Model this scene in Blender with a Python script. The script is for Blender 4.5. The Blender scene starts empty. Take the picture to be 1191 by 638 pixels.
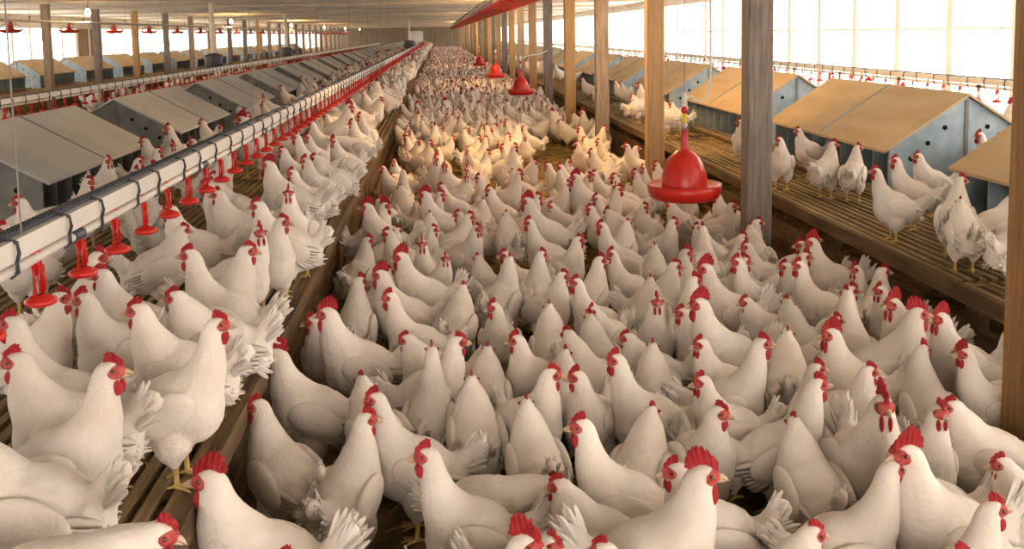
import bpy, bmesh, math, random
import numpy as np
from mathutils import Matrix, Vector, noise

random.seed(11)
rng = np.random.default_rng(11)
PI = math.pi
scn = bpy.context.scene
C = scn.collection

# ------------------------------------------------------------------ camera
F_PX, PPX, PPY = 1100.0, 595.5, 150.0          # focal length and principal point in pixels of a 1191x638 frame
CAM_H = 1.6
def _n(v): return v / np.linalg.norm(v)
Yc = _n(np.array([510.0 - PPX, 40.0 - PPY, F_PX]))               # aisle direction
Zd = np.array([184.5, 10850.0, F_PX]); Zd = _n(Zd - Yc * Zd.dot(Yc))
Zc = -Zd
Xc = np.cross(Yc, Zc)
A = np.stack([Xc, Yc, Zc], axis=1)                               # world -> camera (x right, y down, z forward)
cam_pos = np.array([0.0, 0.0, CAM_H])
cd = bpy.data.cameras.new('camera'); cam = bpy.data.objects.new('camera', cd); C.objects.link(cam)
r_, u_, b_ = A.T @ [1, 0, 0], A.T @ [0, -1, 0], A.T @ [0, 0, -1]
cam.matrix_world = Matrix(((r_[0], u_[0], b_[0], 0), (r_[1], u_[1], b_[1], 0), (r_[2], u_[2], b_[2], CAM_H), (0, 0, 0, 1)))
cd.sensor_fit = 'HORIZONTAL'; cd.sensor_width = 36.0; cd.lens = 36.0 * F_PX / 1191.0
cd.shift_y = -(319.0 - PPY) / 1191.0
cd.clip_start = 0.05; cd.clip_end = 500
scn.camera = cam

def at_z(px, py, z):                                             # ground point under a direction of view
    d = A.T @ np.array([px - PPX, py - PPY, F_PX])
    t = (z - CAM_H) / d[2]
    return cam_pos + t * d
def proj(p):
    c = A @ (np.asarray(p, float) - cam_pos)
    return PPX + F_PX * c[0] / c[2], PPY + F_PX * c[1] / c[2]

# ------------------------------------------------------------------ world, exposure
w = bpy.data.worlds.new('overcast_sky'); scn.world = w; w.use_nodes = True
bg = w.node_tree.nodes['Background']
bg.inputs[0].default_value = (1.0, 0.895, 0.80, 1); bg.inputs[1].default_value = 8.0
vs = scn.view_settings
vs.view_transform = 'Standard'; vs.look = 'None'; vs.gamma = 1.0; vs.use_curve_mapping = False
vs.exposure = 0.15

# dimensions of the barn
XL, XR, Y0, Y1, ZC = -12.3, 5.7, -5.0, 100.0, 2.4
Z_SL = 0.45                                                       # top of the slatted platforms
def portal(name, loc, rot, sx, sy):
    l = bpy.data.lights.new(name, 'AREA'); l.shape = 'RECTANGLE'; l.size = sx; l.size_y = sy
    l.cycles.is_portal = True
    o = bpy.data.objects.new(name, l); C.objects.link(o); o.location = loc; o.rotation_euler = rot
portal('daylight_portal', (XR + .12, (Y0 + Y1) / 2, 1.33), (0, PI / 2, 0), 1.7, Y1 - Y0)
portal('daylight_portal', (XL - .12, (Y0 + Y1) / 2, 1.25), (0, -PI / 2, 0), 1.5, Y1 - Y0)
portal('daylight_portal', (-.3, Y0 - .1, 1.2), (PI / 2, 0, 0), 5.8, 2.4)  # for the added doorway behind the camera, in place of a flash

# ------------------------------------------------------------------ materials
def mat(name, col, rough=.8, col2=None, scale=8, stretch=(1, 1, 1), bump=0.0, bscale=None, spec=.2, metal=0,
        rand=0.0, detail=6, coord='Object', lo=.35, hi=.65):
    m = bpy.data.materials.new(name); m.use_nodes = True
    nt = m.node_tree; N = nt.nodes; L = nt.links; b = N['Principled BSDF']
    b.inputs['Roughness'].default_value = rough; b.inputs['Metallic'].default_value = metal
    b.inputs['Specular IOR Level'].default_value = spec
    b.inputs['Base Color'].default_value = (*col, 1)
    tc = N.new('ShaderNodeTexCoord'); mp = N.new('ShaderNodeMapping'); mp.inputs['Scale'].default_value = stretch
    L.new(tc.outputs[coord], mp.inputs[0])
    if name == 'white_feathers':
        b.inputs['Subsurface Weight'].default_value = .25; b.inputs['Subsurface Radius'].default_value = (.02, .014, .010); b.inputs['Subsurface Scale'].default_value = 1.0
    if col2:
        oi = N.new('ShaderNodeObjectInfo')
        ad = N.new('ShaderNodeVectorMath'); ad.operation = 'ADD'
        sc = N.new('ShaderNodeMath'); sc.operation = 'MULTIPLY'; sc.inputs[1].default_value = 37.0
        L.new(oi.outputs['Random'], sc.inputs[0])
        L.new(mp.outputs[0], ad.inputs[0]); L.new(sc.outputs[0], ad.inputs[1])
        ns = N.new('ShaderNodeTexNoise'); ns.inputs['Scale'].default_value = scale; ns.inputs['Detail'].default_value = detail
        L.new(ad.outputs[0], ns.inputs['Vector'])
        cr = N.new('ShaderNodeValToRGB'); cr.color_ramp.elements[0].position = lo; cr.color_ramp.elements[1].position = hi
        cr.color_ramp.elements[0].color = (*col, 1); cr.color_ramp.elements[1].color = (*col2, 1)
        L.new(ns.outputs[0], cr.inputs[0])
        last = cr.outputs[0]
        if rand:
            hs = N.new('ShaderNodeHueSaturation')
            mr = N.new('ShaderNodeMapRange'); mr.inputs['To Min'].default_value = 1 - rand; mr.inputs['To Max'].default_value = 1 + rand * .4
            L.new(oi.outputs['Random'], mr.inputs[0]); L.new(mr.outputs[0], hs.inputs['Value']); L.new(last, hs.inputs['Color'])
            last = hs.outputs[0]
        L.new(last, b.inputs['Base Color'])
    if bump:
        n2 = N.new('ShaderNodeTexNoise'); n2.inputs['Scale'].default_value = bscale or scale * 3; n2.inputs['Detail'].default_value = 4
        L.new(mp.outputs[0], n2.inputs['Vector'])
        bp = N.new('ShaderNodeBump'); bp.inputs['Strength'].default_value = bump; bp.inputs['Distance'].default_value = .01
        L.new(n2.outputs[0], bp.inputs['Height']); L.new(bp.outputs[0], b.inputs['Normal'])
    return m

M = {}
M['feather'] = mat('white_feathers', (.835, .765, .70), .9, (.74, .65, .56), 9, bump=.38, bscale=80, spec=.08, rand=.14, lo=.42, hi=.8)
M['comb'] = mat('red_comb', (.32, .012, .018), .55, (.44, .03, .034), 40, bump=.4, bscale=250, spec=.3)
M['face'] = mat('pink_red_face', (.56, .14, .125), .6, (.42, .035, .04), 60, bump=.4, bscale=300, spec=.25)
M['beak'] = mat('horn_beak', (.50, .36, .22), .45, (.60, .47, .33), 50, spec=.35)
M['eye'] = mat('amber_eye', (.10, .035, .012), .08, spec=.8)
M['leg'] = mat('yellow_shank', (.55, .36, .10), .6, (.62, .46, .18), 60, bump=.4, bscale=200)
M['post_grey'] = mat('weathered_and_backlit_grey_timber', (.19, .155, .135), .85, (.30, .255, .225), 5, (9, 9, .7), .5, 20)  # weathered grey; on the left row it also stands for backlit shade
M['post_tan'] = mat('yellow_pine_timber', (.42, .26, .125), .75, (.53, .345, .175), 5, (9, 9, .7), .35, 20)
M['post_brown'] = mat('brown_timber', (.26, .14, .06), .8, (.35, .20, .09), 5, (9, 9, .7), .4, 20)
M['slat'] = mat('dusty_wood_slat', (.23, .155, .08), .9, (.38, .28, .15), 4, (9, .8, 9), .6, 25, rand=.25)
M['slat_dark'] = mat('dark_brown_board', (.11, .07, .04), .9, (.20, .13, .068), 3, (6, .8, 6), .6, 25)  # darker brown tone for edge rails, joists, supports and lower boards
M['litter'] = mat('trampled_litter', (.085, .06, .028), 1.0, (.27, .185, .075), 6, (1, 1, 1), 1.0, 60, spec=.05)
M['straw'] = mat('straw', (.38, .26, .10), .9, (.26, .17, .07), 9)
M['ceiling'] = mat('cream_ceiling_panel', (.90, .88, .83), .9, (.93, .91, .87), .5)
M['batten'] = mat('ceiling_batten', (.50, .43, .34), .9, (.58, .50, .40), 3)
M['wall'] = mat('whitewashed_board', (.60, .56, .50), .9, (.70, .66, .60), 2, bump=.2)
M['endwall'] = mat('brown_end_wall', (.24, .17, .12), .9, (.32, .24, .17), 1.5, (3, 3, .4), .3)
M['stud'] = mat('pale_stud', (.80, .76, .68), .85, (.86, .82, .76), 4, (6, 6, .6))
M['roof_tan'] = mat('tan_plywood_roof', (.47, .345, .195), .8, (.57, .44, .275), 2.2, (2.4, .7, 2.4), .25, 20)
M['roof_grey'] = mat('dusty_grey_roof', (.45, .465, .455), .6, (.57, .555, .51), 2.0, (1.2, 1.2, 1.2), .2, 20, spec=.3)
M['galv'] = mat('galvanised_sheet', (.24, .33, .40), .5, (.36, .44, .50), 9, bump=.15, bscale=60, spec=.4)
M['galv_dark'] = mat('dull_galvanised_sheet', (.17, .175, .17), .6, (.24, .24, .225), 7, bump=.15, bscale=50, spec=.3)
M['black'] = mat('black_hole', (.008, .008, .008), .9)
M['white_pvc'] = mat('white_pvc', (.78, .74, .68), .45, (.70, .65, .58), 9, (1, .3, 1), spec=.4)
M['dark_plastic'] = mat('dark_grey_plastic', (.035, .04, .055), .5, (.06, .065, .08), 30, spec=.4)
M['red_plastic'] = mat('red_plastic', (.62, .022, .012), .32, (.54, .016, .012), 8, spec=.5)
M['red_dull'] = mat('faded_red_plastic', (.52, .035, .025), .45, (.60, .06, .04), 10, spec=.4)
M['pink'] = mat('pink_tube', (.66, .10, .12), .4, (.58, .07, .08), 15)
M['yellow'] = mat('yellow_plastic', (.75, .55, .05), .4, (.68, .5, .05), 20)
M['steel'] = mat('galvanised_tube', (.34, .33, .31), .4, (.42, .41, .38), 15, spec=.5, metal=.4)
M['cord'] = mat('grey_cord', (.22, .20, .18), .9, (.30, .27, .24), 40)
M['ground'] = mat('pale_ground', (.80, .79, .75), 1.0, (.86, .85, .82), .5)
def emis(name, col, s):
    m = bpy.data.materials.new(name); m.use_nodes = True; b = m.node_tree.nodes['Principled BSDF']
    b.inputs['Base Color'].default_value = (*col, 1); b.inputs['Emission Color'].default_value = (*col, 1); b.inputs['Emission Strength'].default_value = s
    return m
M['bulb'] = emis('lit_bulb', (1, .66, .28), 30)

# ------------------------------------------------------------------ mesh helpers
class MB:
    def __init__(s): s.v = []; s.f = []
    def add(s, v, f):
        o = len(s.v); s.v += [tuple(p) for p in v]; s.f += [tuple(i + o for i in q) for q in f]; return s
    def box(s, x0, x1, y0, y1, z0, z1):
        v = [(x, y, z) for z in (z0, z1) for y in (y0, y1) for x in (x0, x1)]
        return s.add(v, [(0, 2, 3, 1), (4, 5, 7, 6), (0, 1, 5, 4), (2, 6, 7, 3), (0, 4, 6, 2), (1, 3, 7, 5)])
    def tube(s, pts, r, n=8, cap=True):
        pts = [Vector(p) for p in pts]; rr = r if isinstance(r, (list, tuple)) else [r] * len(pts)
        v = []; f = []
        up = Vector((0, 0, 1))
        for i, p in enumerate(pts):
            t = (pts[min(i + 1, len(pts) - 1)] - pts[max(i - 1, 0)]).normalized()
            a = t.cross(up)
            if a.length < .05: a = t.cross(Vector((0, 1, 0)))
            a.normalize(); b = t.cross(a)
            for k in range(n):
                q = 2 * PI * k / n
                v.append(p + rr[i] * (a * math.cos(q) + b * math.sin(q)))
        for i in range(len(pts) - 1):
            for k in range(n):
                k2 = (k + 1) % n
                f.append((i * n + k, i * n + k2, (i + 1) * n + k2, (i + 1) * n + k))
        if cap:
            f.append(tuple(range(n))); f.append(tuple(range((len(pts) - 1) * n + n - 1, (len(pts) - 1) * n - 1, -1)))
        return s.add(v, f)
    def lathe(s, prof, n=24, c=(0, 0, 0)):
        v = []; f = []
        for r, z in prof:
            for k in range(n):
                q = 2 * PI * k / n; v.append((c[0] + r * math.cos(q), c[1] + r * math.sin(q), c[2] + z))
        for i in range(len(prof) - 1):
            for k in range(n):
                k2 = (k + 1) % n; f.append((i * n + k, i * n + k2, (i + 1) * n + k2, (i + 1) * n + k))
        return s.add(v, f)
    def ball(s, c, r, mtx=None, nu=12, nv=8):
        r = r if isinstance(r, (list, tuple)) else (r, r, r)
        v = []; f = []
        for j in range(nv + 1):
            th = PI * j / nv
            for i in range(nu):
                ph = 2 * PI * i / nu
                p = Vector((r[0] * math.sin(th) * math.cos(ph), r[1] * math.sin(th) * math.sin(ph), r[2] * math.cos(th)))
                if mtx: p = mtx @ p
                v.append(p + Vector(c))
        for j in range(nv):
            for i in range(nu):
                i2 = (i + 1) % nu
                f.append((j * nu + i, (j + 1) * nu + i, (j + 1) * nu + i2, j * nu + i2))
        return s.add(v, f)
    def xf(s, mtx): s.v = [tuple(mtx @ Vector(p)) for p in s.v]; return s
    def mesh(s, name, m, smooth=False, clean=False):
        me = bpy.data.meshes.new(name); me.from_pydata(s.v, [], s.f)
        if clean:
            bm = bmesh.new(); bm.from_mesh(me); bmesh.ops.remove_doubles(bm, verts=bm.verts, dist=1e-5)
            bmesh.ops.recalc_face_normals(bm, faces=bm.faces); bm.to_mesh(me); bm.free()
        if m: me.materials.append(m)
        if smooth: me.polygons.foreach_set('use_smooth', [True] * len(me.polygons))
        me.update(); return me
    def build(s, name, m, parent=None, smooth=False, clean=False, **kw):
        return link(name, s.mesh(name, m, smooth, clean), parent, **kw)
def link(name, data, parent=None, loc=(0, 0, 0), rz=0):
    o = bpy.data.objects.new(name, data); C.objects.link(o)
    if parent: o.parent = parent
    o.location = loc; o.rotation_euler = (0, 0, rz)
    return o
def tag(o, label=None, cat=None, group=None, kind=None):
    if label: o['label'] = label
    if cat: o['category'] = cat
    if group: o['group'] = group
    if kind: o['kind'] = kind
    return o
def thing(name, label, cat, loc=(0, 0, 0), rz=0, group=None):
    return tag(link(name, None, None, loc, rz), label, cat, group)
ORD = ['nearest', 'second', 'third', 'fourth', 'fifth', 'sixth', 'seventh', 'eighth', 'ninth', 'tenth', 'eleventh', 'twelfth']

# ------------------------------------------------------------------ the barn shell
fl = MB().box(XL - .1, XR + .1, Y0, Y1, -.1, 0).build('floor', M['litter']); tag(fl, 'brown litter floor of trampled shavings and straw', kind='structure')
gr = MB().box(-150, 150, -120, 260, -.4, -.25).build('outside_ground', M['ground']); tag(gr, 'pale bare ground outside the barn', kind='structure')
ce = MB().box(XL - .1, XR + .1, Y0, Y1, ZC, ZC + .06).build('ceiling', M['ceiling']); tag(ce, 'cream ceiling panels with cross battens', kind='structure')
y = 1.0
while y < Y1:
    MB().box(XL, XR, y - .045, y + .045, ZC - .05, ZC).build('batten', M['batten'], ce); y += 4.57
def side_wall(name, X, s, zs, zh, n_win):
    t = .1
    xa, xb = (X, X + t) if s > 0 else (X - t, X)
    wl = MB().box(xa, xb, Y0, Y1, 0, zs).build(name, M['wall']); tag(wl, kind='structure')
    MB().box(xa, xb, Y0, Y1, zh, ZC).build('header', M['wall'], wl)
    MB().box(xa + .02, xb - .02, Y0, Y1, zs, zs + .04).build('sill', M['stud'], wl)
    MB().box(xa + .03, xb - .03, Y0, Y1, zs + .62 * (zh - zs), zs + .62 * (zh - zs) + .03).build('rail', M['stud'], wl)
    sm = MB().box(xa + .005, xb - .005, -.065, .065, zs, zh).mesh('stud', M['stud'])
    y = Y0 + .6; k = 0
    while y < Y1:
        link('stud', sm, wl, (0, y, 0)); y += 1.22; k += 1
    # patched board panels under the header, a few bays wide
    return wl
side_wall('wall_right', XR, 1, .5, 2.2, 40)
wl = side_wall('wall_left', XL, -1, .5, 2.0, 40)
for y in (33.6, 52.0, 66.0):
    MB().box(XL - .08, XL - .02, y, y + 1.9, .5, 2.0).build('board_panel', M['endwall'], wl)
we = MB().box(XL - .1, XR + .1, Y1, Y1 + .1, 0, ZC).build('wall_end', M['endwall']); tag(we, kind='structure')
for i in range(15):
    x = XL + .6 + i * 1.22
    MB().box(x, x + .06, Y1 - .03, Y1, 0, ZC).build('batten', M['endwall'], we)
dr = MB().box(-3.0, -1.6, Y1 - .09, Y1 - .04, 0, 2.0).build('door_1', M['stud']); tag(dr, 'pale plank door in the far brown end wall', kind='structure')
MB().box(-1.8, -1.7, Y1 - .13, Y1 - .09, .95, 1.02).build('door_handle', M['dark_plastic'], dr)
wb = MB().box(XL - .1, -3.2, Y0 - .1, Y0, 0, ZC).box(2.6, XR + .1, Y0 - .1, Y0, 0, ZC).build('wall_back', M['wall']); tag(wb, kind='structure')  # unseen back wall; its doorway gap is added to light the foreground

# ------------------------------------------------------------------ slatted platforms
def platform(label, xa, xb, edge_r, edge_l, ind):
    """slats along the barn; edge_r / edge_l: visible edges facing the litter; ind: x range whose near slats are built one by one"""
    t = thing('slatted_platform', label, 'platform', (0, 0, 0))
    p = .056; x = xa + .03
    far = MB(); near = [MB().box(-.015, .015, 0, 3.0, Z_SL - .022, Z_SL).mesh('slat', M['slat']),
                        MB().box(-.013, .016, 0, 3.0, Z_SL - .025, Z_SL - .002).mesh('slat', M['slat'])]
    while x < xb - .02:
        if ind[0] <= x <= ind[1]:
            for k in range(4): link('slat', near[random.randrange(2)], t, (x, 1.0 + k * 3.05, random.uniform(-.003, .002)), random.uniform(-.0008, .0008))
            far.box(x - .015, x + .015, 13.2, Y1, Z_SL - .022, Z_SL); far.box(x - .015, x + .015, Y0, .97, Z_SL - .022, Z_SL)
        else:
            far.box(x - .015, x + .015, Y0, Y1, Z_SL - .022, Z_SL)
        x += p
    tag(far.build('slat_field', M['slat'], t), kind='stuff')
    jm = MB().box(xa + .02, xb - .02, -.025, .025, Z_SL - .12, Z_SL - .026).mesh('joist', M['slat_dark'])
    sm = MB().box(-.03, .03, -.045, .045, 0, Z_SL - .026).mesh('support', M['slat_dark'])
    for k in range(int((Y1 - 1) / 1.525)): link('joist', jm, t, (0, .8 + k * 1.525, 0))
    for s, e in ((1, edge_r), (-1, edge_l)):
        if not e: continue
        X = xb if s > 0 else xa
        MB().box(X - .02, X + .02, Y0, Y1, Z_SL - .075, Z_SL - .001).build('edge_rail', M['slat_dark'], t)
        for k in range(33): MB().box(X - .045 * s - .012, X - .045 * s + .012, .6 + k * 3.05, .6 + k * 3.05 + 3.03, .07, .27).build('kick_board', M['slat_dark'], t)
        for k in range(66): link('support', sm, t, (X - .06 * s, .9 + k * 1.525, 0))
        MB().box(*sorted((X - s * .02, X + s * .03)), Y0, Y1, 0.0, .06).build('ground_rail', M['slat_dark'], t)
    return t
platform('long wooden slatted platform left of the central litter aisle', -5.65, -.655, True, True, (-1.75, -.5))
platform('wooden slatted platform along the right side under the tan-roofed nests', 2.31, XR, False, True, (2.2, 3.05))
platform('distant slatted platform under the far left row of nests', XL, -8.7, True, False, (50, 51))

# ------------------------------------------------------------------ timber posts
PS = 2.87
pm = {}
for key in ('post_grey', 'post_tan', 'post_brown'):
    mb = MB(); n = 8
    b = bmesh.new(); bmesh.ops.create_cube(b, size=1); bmesh.ops.scale(b, vec=(.158, .158, ZC), verts=b.verts); bmesh.ops.translate(b, vec=(0, 0, ZC / 2), verts=b.verts)
    bmesh.ops.bevel(b, geom=[e for e in b.edges if abs(e.verts[0].co.z - e.verts[1].co.z) > 1], offset=.008, segments=1, affect='EDGES')
    me = bpy.data.meshes.new('timber_post'); b.to_mesh(me); b.free(); me.materials.append(M[key]); pm[key] = me
POSTS = []
X_POST = 2.0
for k in range(31):
    y = 5.84 + (k - 1) * PS
    key = 'post_brown' if k == 0 else ('post_grey' if k % 2 else 'post_tan')
    o = link('timber_post', pm[key], None, (X_POST, y, 0), random.uniform(-.04, .04))
    nm = {'post_grey': 'weathered grey', 'post_tan': 'yellow pine', 'post_brown': 'brown'}[key]
    if k == 0: lb = 'brown timber post cut off by the right edge of the picture'
    elif k < 10: lb = f'{nm} timber post, {ORD[k - 1]} whole one of the right row'
    else: lb = f'{nm} timber post in the distant overlapping end of the right row'
    tag(o, lb, 'post', 'timber posts of the right row'); POSTS.append((X_POST, y))
for k in range(27):
    y = 21.4 + (k - 1) * 3.03
    if k == 0: continue
    key = 'post_tan' if k in (3, 6, 9) else 'post_grey'  # mostly grey: the backlit look of this row is put into its colour
    o = link('timber_post', pm[key], None, (-8.5, y, 0))
    lb = f'square timber post before the left windows, {ORD[k - 1]} of that row' if k < 10 else 'slim far timber post deep in the left row'
    tag(o, lb, 'post', 'timber posts of the left row')

# ------------------------------------------------------------------ nest boxes
def nest_meshes(w, L, ze, zr, roof, gal):
    h = w / 2; d = {}
    th = .018
    sl = math.atan2(zr - ze, h)
    def slab(s, y0, y1, ov=.06):
        # one sloping roof sheet, s = side
        c, sn = math.cos(sl), math.sin(sl)
        le = h / c + ov
        v = []
        for (u, t) in ((0.0, 0), (le, 0), (le, th), (0.0, th)):
            v.append((s * (u * c + t * sn * 0), zr - u * sn + t))
        vv = [(x, y0, z) for x, z in v] + [(x, y1, z) for x, z in v]
        return MB().add(vv, [(0, 1, 2, 3), (7, 6, 5, 4), (0, 4, 5, 1), (1, 5, 6, 2), (2, 6, 7, 3), (3, 7, 4, 0)])
    d['roof_sheet'] = [slab(s, y0, y1).mesh('roof_sheet', roof, clean=True) for s in (-1, 1) for y0, y1 in ((-L / 2 - .03, -.004), (.004, L / 2 + .03))]
    d['roof_seam'] = [MB().tube([(0, -.0, zr + th + .003), (s * (h + .03), 0, ze - .02 + th + .003)], .007, 5).mesh('roof_seam', gal) for s in (-1, 1)]
    def gable(y):
        mb = MB(); P = [(-h, 0), (h, 0), (h, ze), (0, zr - .005), (-h, ze)]
        v = [(x, y - .01, z) for x, z in P] + [(x, y + .01, z) for x, z in P]
        return mb.add(v, [(0, 1, 2, 3, 4), (9, 8, 7, 6, 5)] + [(i, i + 5, (i + 1) % 5 + 5, (i + 1) % 5) for i in range(5)]).mesh('gable_end', gal, clean=True)
    d['gable_end'] = [gable(-L / 2 + .012), gable(L / 2 - .012)]
    hm = []
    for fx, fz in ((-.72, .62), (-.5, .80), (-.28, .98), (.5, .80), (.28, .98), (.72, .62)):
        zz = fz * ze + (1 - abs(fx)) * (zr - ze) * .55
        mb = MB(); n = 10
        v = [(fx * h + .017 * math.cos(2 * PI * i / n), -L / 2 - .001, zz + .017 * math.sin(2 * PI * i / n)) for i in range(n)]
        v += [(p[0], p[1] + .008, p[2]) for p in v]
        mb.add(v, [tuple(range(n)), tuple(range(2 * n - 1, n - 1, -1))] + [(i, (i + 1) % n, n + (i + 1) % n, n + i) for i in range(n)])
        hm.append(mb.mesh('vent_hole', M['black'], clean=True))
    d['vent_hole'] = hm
    d['gable_seam'] = [MB().box(-.012, .012, -L / 2 - .006, -L / 2 + .002, 0, zr - .03).mesh('gable_seam', M['galv_dark'])]
    d['back_partition'] = [MB().box(-.01, .01, -L / 2 + .02, L / 2 - .02, .01, zr - .05).mesh('back_partition', M['galv_dark'])]
    d['floor_tray'] = [MB().box(-h + .01, h - .01, -L / 2 + .02, L / 2 - .02, .0, .02).mesh('floor_tray', M['galv_dark'])]
    n = 8
    d['divider'] = []
    for s in (-1, 1):
        for i in range(1, n):
            yy = -L / 2 + L * i / n
            v = [(s * .01, yy - .006, .02), (s * (h - .015), yy - .006, .02), (s * (h - .015), yy - .006, ze - .012), (s * .01, yy - .006, zr - .02)]
            v += [(p[0], p[1] + .012, p[2]) for p in v]
            d['divider'].append(MB().add(v, [(0, 1, 2, 3), (7, 6, 5, 4), (0, 4, 5, 1), (1, 5, 6, 2), (2, 6, 7, 3), (3, 7, 4, 0)]).mesh('divider', gal, clean=True))
    d['lip_board'] = [MB().box(s * h - .01, s * h + .01, -L / 2, L / 2, .0, .06).mesh('lip_board', M['galv_dark']) for s in (-1, 1)]
    d['perch_rail'] = [MB().tube([(s * (h + .12), -L / 2, .05), (s * (h + .12), L / 2, .05)], .015, 6).mesh('perch_rail', M['slat']) for s in (-1, 1)]
    return d
NR = nest_meshes(1.06, 2.2, .34, .68, M['roof_tan'], M['galv'])
NL = nest_meshes(1.10, 2.1, .285, .59, M['roof_grey'], M['galv_dark'])
def nest(meshes, x, yc, label, group, full=True, flip=1):
    t = thing('nest_box', label, 'nest box', (x, yc, Z_SL + .002), random.uniform(-.006, .006), group)
    for nm, ms in meshes.items():
        if not full and nm in ('vent_hole', 'gable_seam', 'perch_rail', 'roof_seam', 'back_partition', 'floor_tray', 'lip_board'): continue
        for i, m in enumerate(ms):
            if not full and nm == 'divider': continue
            link(nm, m, t)
    if not full: link('back_partition', meshes['back_partition'][0], t)
    return t
for k in range(24):
    yc = 5.23 - 1.1 + 3.05 * k
    if k < 8: lb = f'tan plywood roofed nest box with blue-grey gable, {ORD[k]} on the right platform'
    else: lb = 'small far tan roofed nest box deep in the right row'
    if k == 0: lb = 'tan roofed nest box cut off by the right picture edge'
    nest(NR, 3.53, yc, lb, 'tan roofed nests on the right platform', k < 12)
for k in range(26):
    yc = 6.05 + 1.05 + 3.06 * k
    lb = f'grey metal roofed nest box beyond the white drinker pipe, {ORD[k]} of its row' if k < 9 else 'far grey roofed nest box deep in the middle row'
    nest(NL, -3.05, yc, lb, 'grey roofed nests on the middle platform', k < 12)
for k in range(18):
    yc = 16.0 + 3.05 * k
    lb = f'distant tan roofed nest box under the left windows, {ORD[k]} visible of its row' if k < 8 else 'tiny tan roofed nest box far down the left wall'
    nest(NR, -10.3, yc, lb, 'tan roofed nests along the left wall', k < 4)

# ------------------------------------------------------------------ nipple drinker lines with red drip cups
def cup_mesh():
    mb = MB()
    # saddle clip over the pipe, two arms, shallow cup
    mb.tube([(0, -.017, -.005), (0, -.016, .012), (0, 0, .019), (0, .016, .012), (0, .017, -.005)], .0055, 6)
    for s in (-1, 1):
        mb.tube([(0, s * .017, -.004), (.002, s * .016, -.05), (.003, s * .019, -.10)], [.006, .0045, .0065], 6)
        mb.tube([(.012, s * .012, -.02), (.014, s * .013, -.09)], .003, 5)
    mb.lathe([(.008, -.098), (.018, -.100), (.030, -.106), (.040, -.112), (.041, -.122), (.030, -.128), (.001, -.129)], 14, (.006, 0, 0))
    mb.lathe([(.0075, -.012), (.0075, -.045), (.003, -.05)], 8, (.004, 0, 0))
    return mb.mesh('drip_cup', M['red_plastic'], smooth=True, clean=True)
CUP = cup_mesh()
CLIP = MB().tube([(-.022, 0, .085), (-.012, 0, .083), (.019, 0, .072), (.024, 0, .045), (.017, 0, .02), (.019, 0, -.004), (.0, 0, -.018)], .005, 6).mesh('clip', M['dark_plastic'], smooth=True)
JOINT = MB().tube([(0, -.035, 0), (0, .035, 0)], .0185, 10).mesh('pipe_joint', M['dark_plastic'])
def drinker_line(label, X, z, ya, yb, face, sp=.30, tick_to=0, wave=0.0, ncup=300):
    t = thing('drinker_line', label, 'drinker line', (X, 0, z))
    MB().tube([(0, y, 0) for y in np.linspace(ya, yb, 30)], .0135, 10).build('water_pipe', M['white_pvc'], t, smooth=True)
    MB().box(-.012, .012, ya, yb, .022, .076).build('stabiliser_rail', M['white_pvc'], t)
    bw = MB().box(-.034 * face, -.014 * face, ya, yb, .068, .086).build('anti_roost_strip', M['dark_plastic'], t)
    if tick_to:
        y = ya + 1; tk = MB()
        while y < tick_to: tk.box(-.037 * face - .002, -.012 * face + .002, y, y + .009, .0865, .092); y += .022
        tag(tk.build('strip_teeth', M['dark_plastic'], t), kind='stuff')
    n = min(int((yb - ya) / sp), ncup)
    for k in range(n):
        y = ya + .17 + k * sp
        o = link('drip_cup', CUP, t, (0, y, 0), (0 if face > 0 else PI) + random.uniform(-.25, .25))
        if k % 2 == 0 or k < 60:
            c = link('clip', CLIP, t, (0, y - .13 + random.uniform(-.03, .03), 0), 0 if face > 0 else PI)
    for k in range(min(12, int((yb - ya) / 1.5))): link('pipe_joint', JOINT, t, (0, ya + .75 + k * 1.5, 0))
    k = 0; y = ya + 1.9
    while y < min(yb, ya + 45):
        MB().tube([(-.002, y, .08), (-.002, y, ZC - z)], .0022, 4).build('hanging_cord', M['cord'], t); y += 3.05
    return t
drinker_line('long white drinker pipe with red drip cups in front of the grey nests', -1.07, 1.035, .56, 78, 1, tick_to=6, ncup=240)
drinker_line('distant white drinker pipe with red cups behind the grey roofed nests', -4.25, .97, 4.0, 70, 1, sp=.30, ncup=150)
drinker_line('pale drinker pipe with red cups before the bright right windows', 4.9, 1.045, 3.0, 60, -1, sp=.30, ncup=90)

# ------------------------------------------------------------------ pan feeder lines (winched up under the ceiling)
PAN = MB().lathe([(.001, .0), (.10, .0), (.155, .018), (.185, .055), (.188, .062), (.180, .062), (.150, .028), (.095, .012), (.06, .045), (.045, .10), (.03, .15), (.028, .19)], 20).mesh('feed_pan', M['red_dull'], smooth=True)
def grill():
    mb = MB()
    for i in range(8):
        q = 2 * PI * i / 8; c, s = math.cos(q), math.sin(q)
        mb.tube([(.183 * c, .183 * s, .06), (.15 * c, .15 * s, .12), (.04 * c, .04 * s, .175)], .006, 5)
    mb.tube([(.115 * math.cos(2 * PI * i / 16), .115 * math.sin(2 * PI * i / 16), .14) for i in range(17)], .003, 4)
    return mb.mesh('pan_grill', M['steel'])
GRILL = grill()
HANG = MB().tube([(0, -.02, .20), (0, 0, .23), (0, .02, .26), (0, -.015, .28), (0, 0, .30)], .012, 6).mesh('hanger', M['dark_plastic'])
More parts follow.
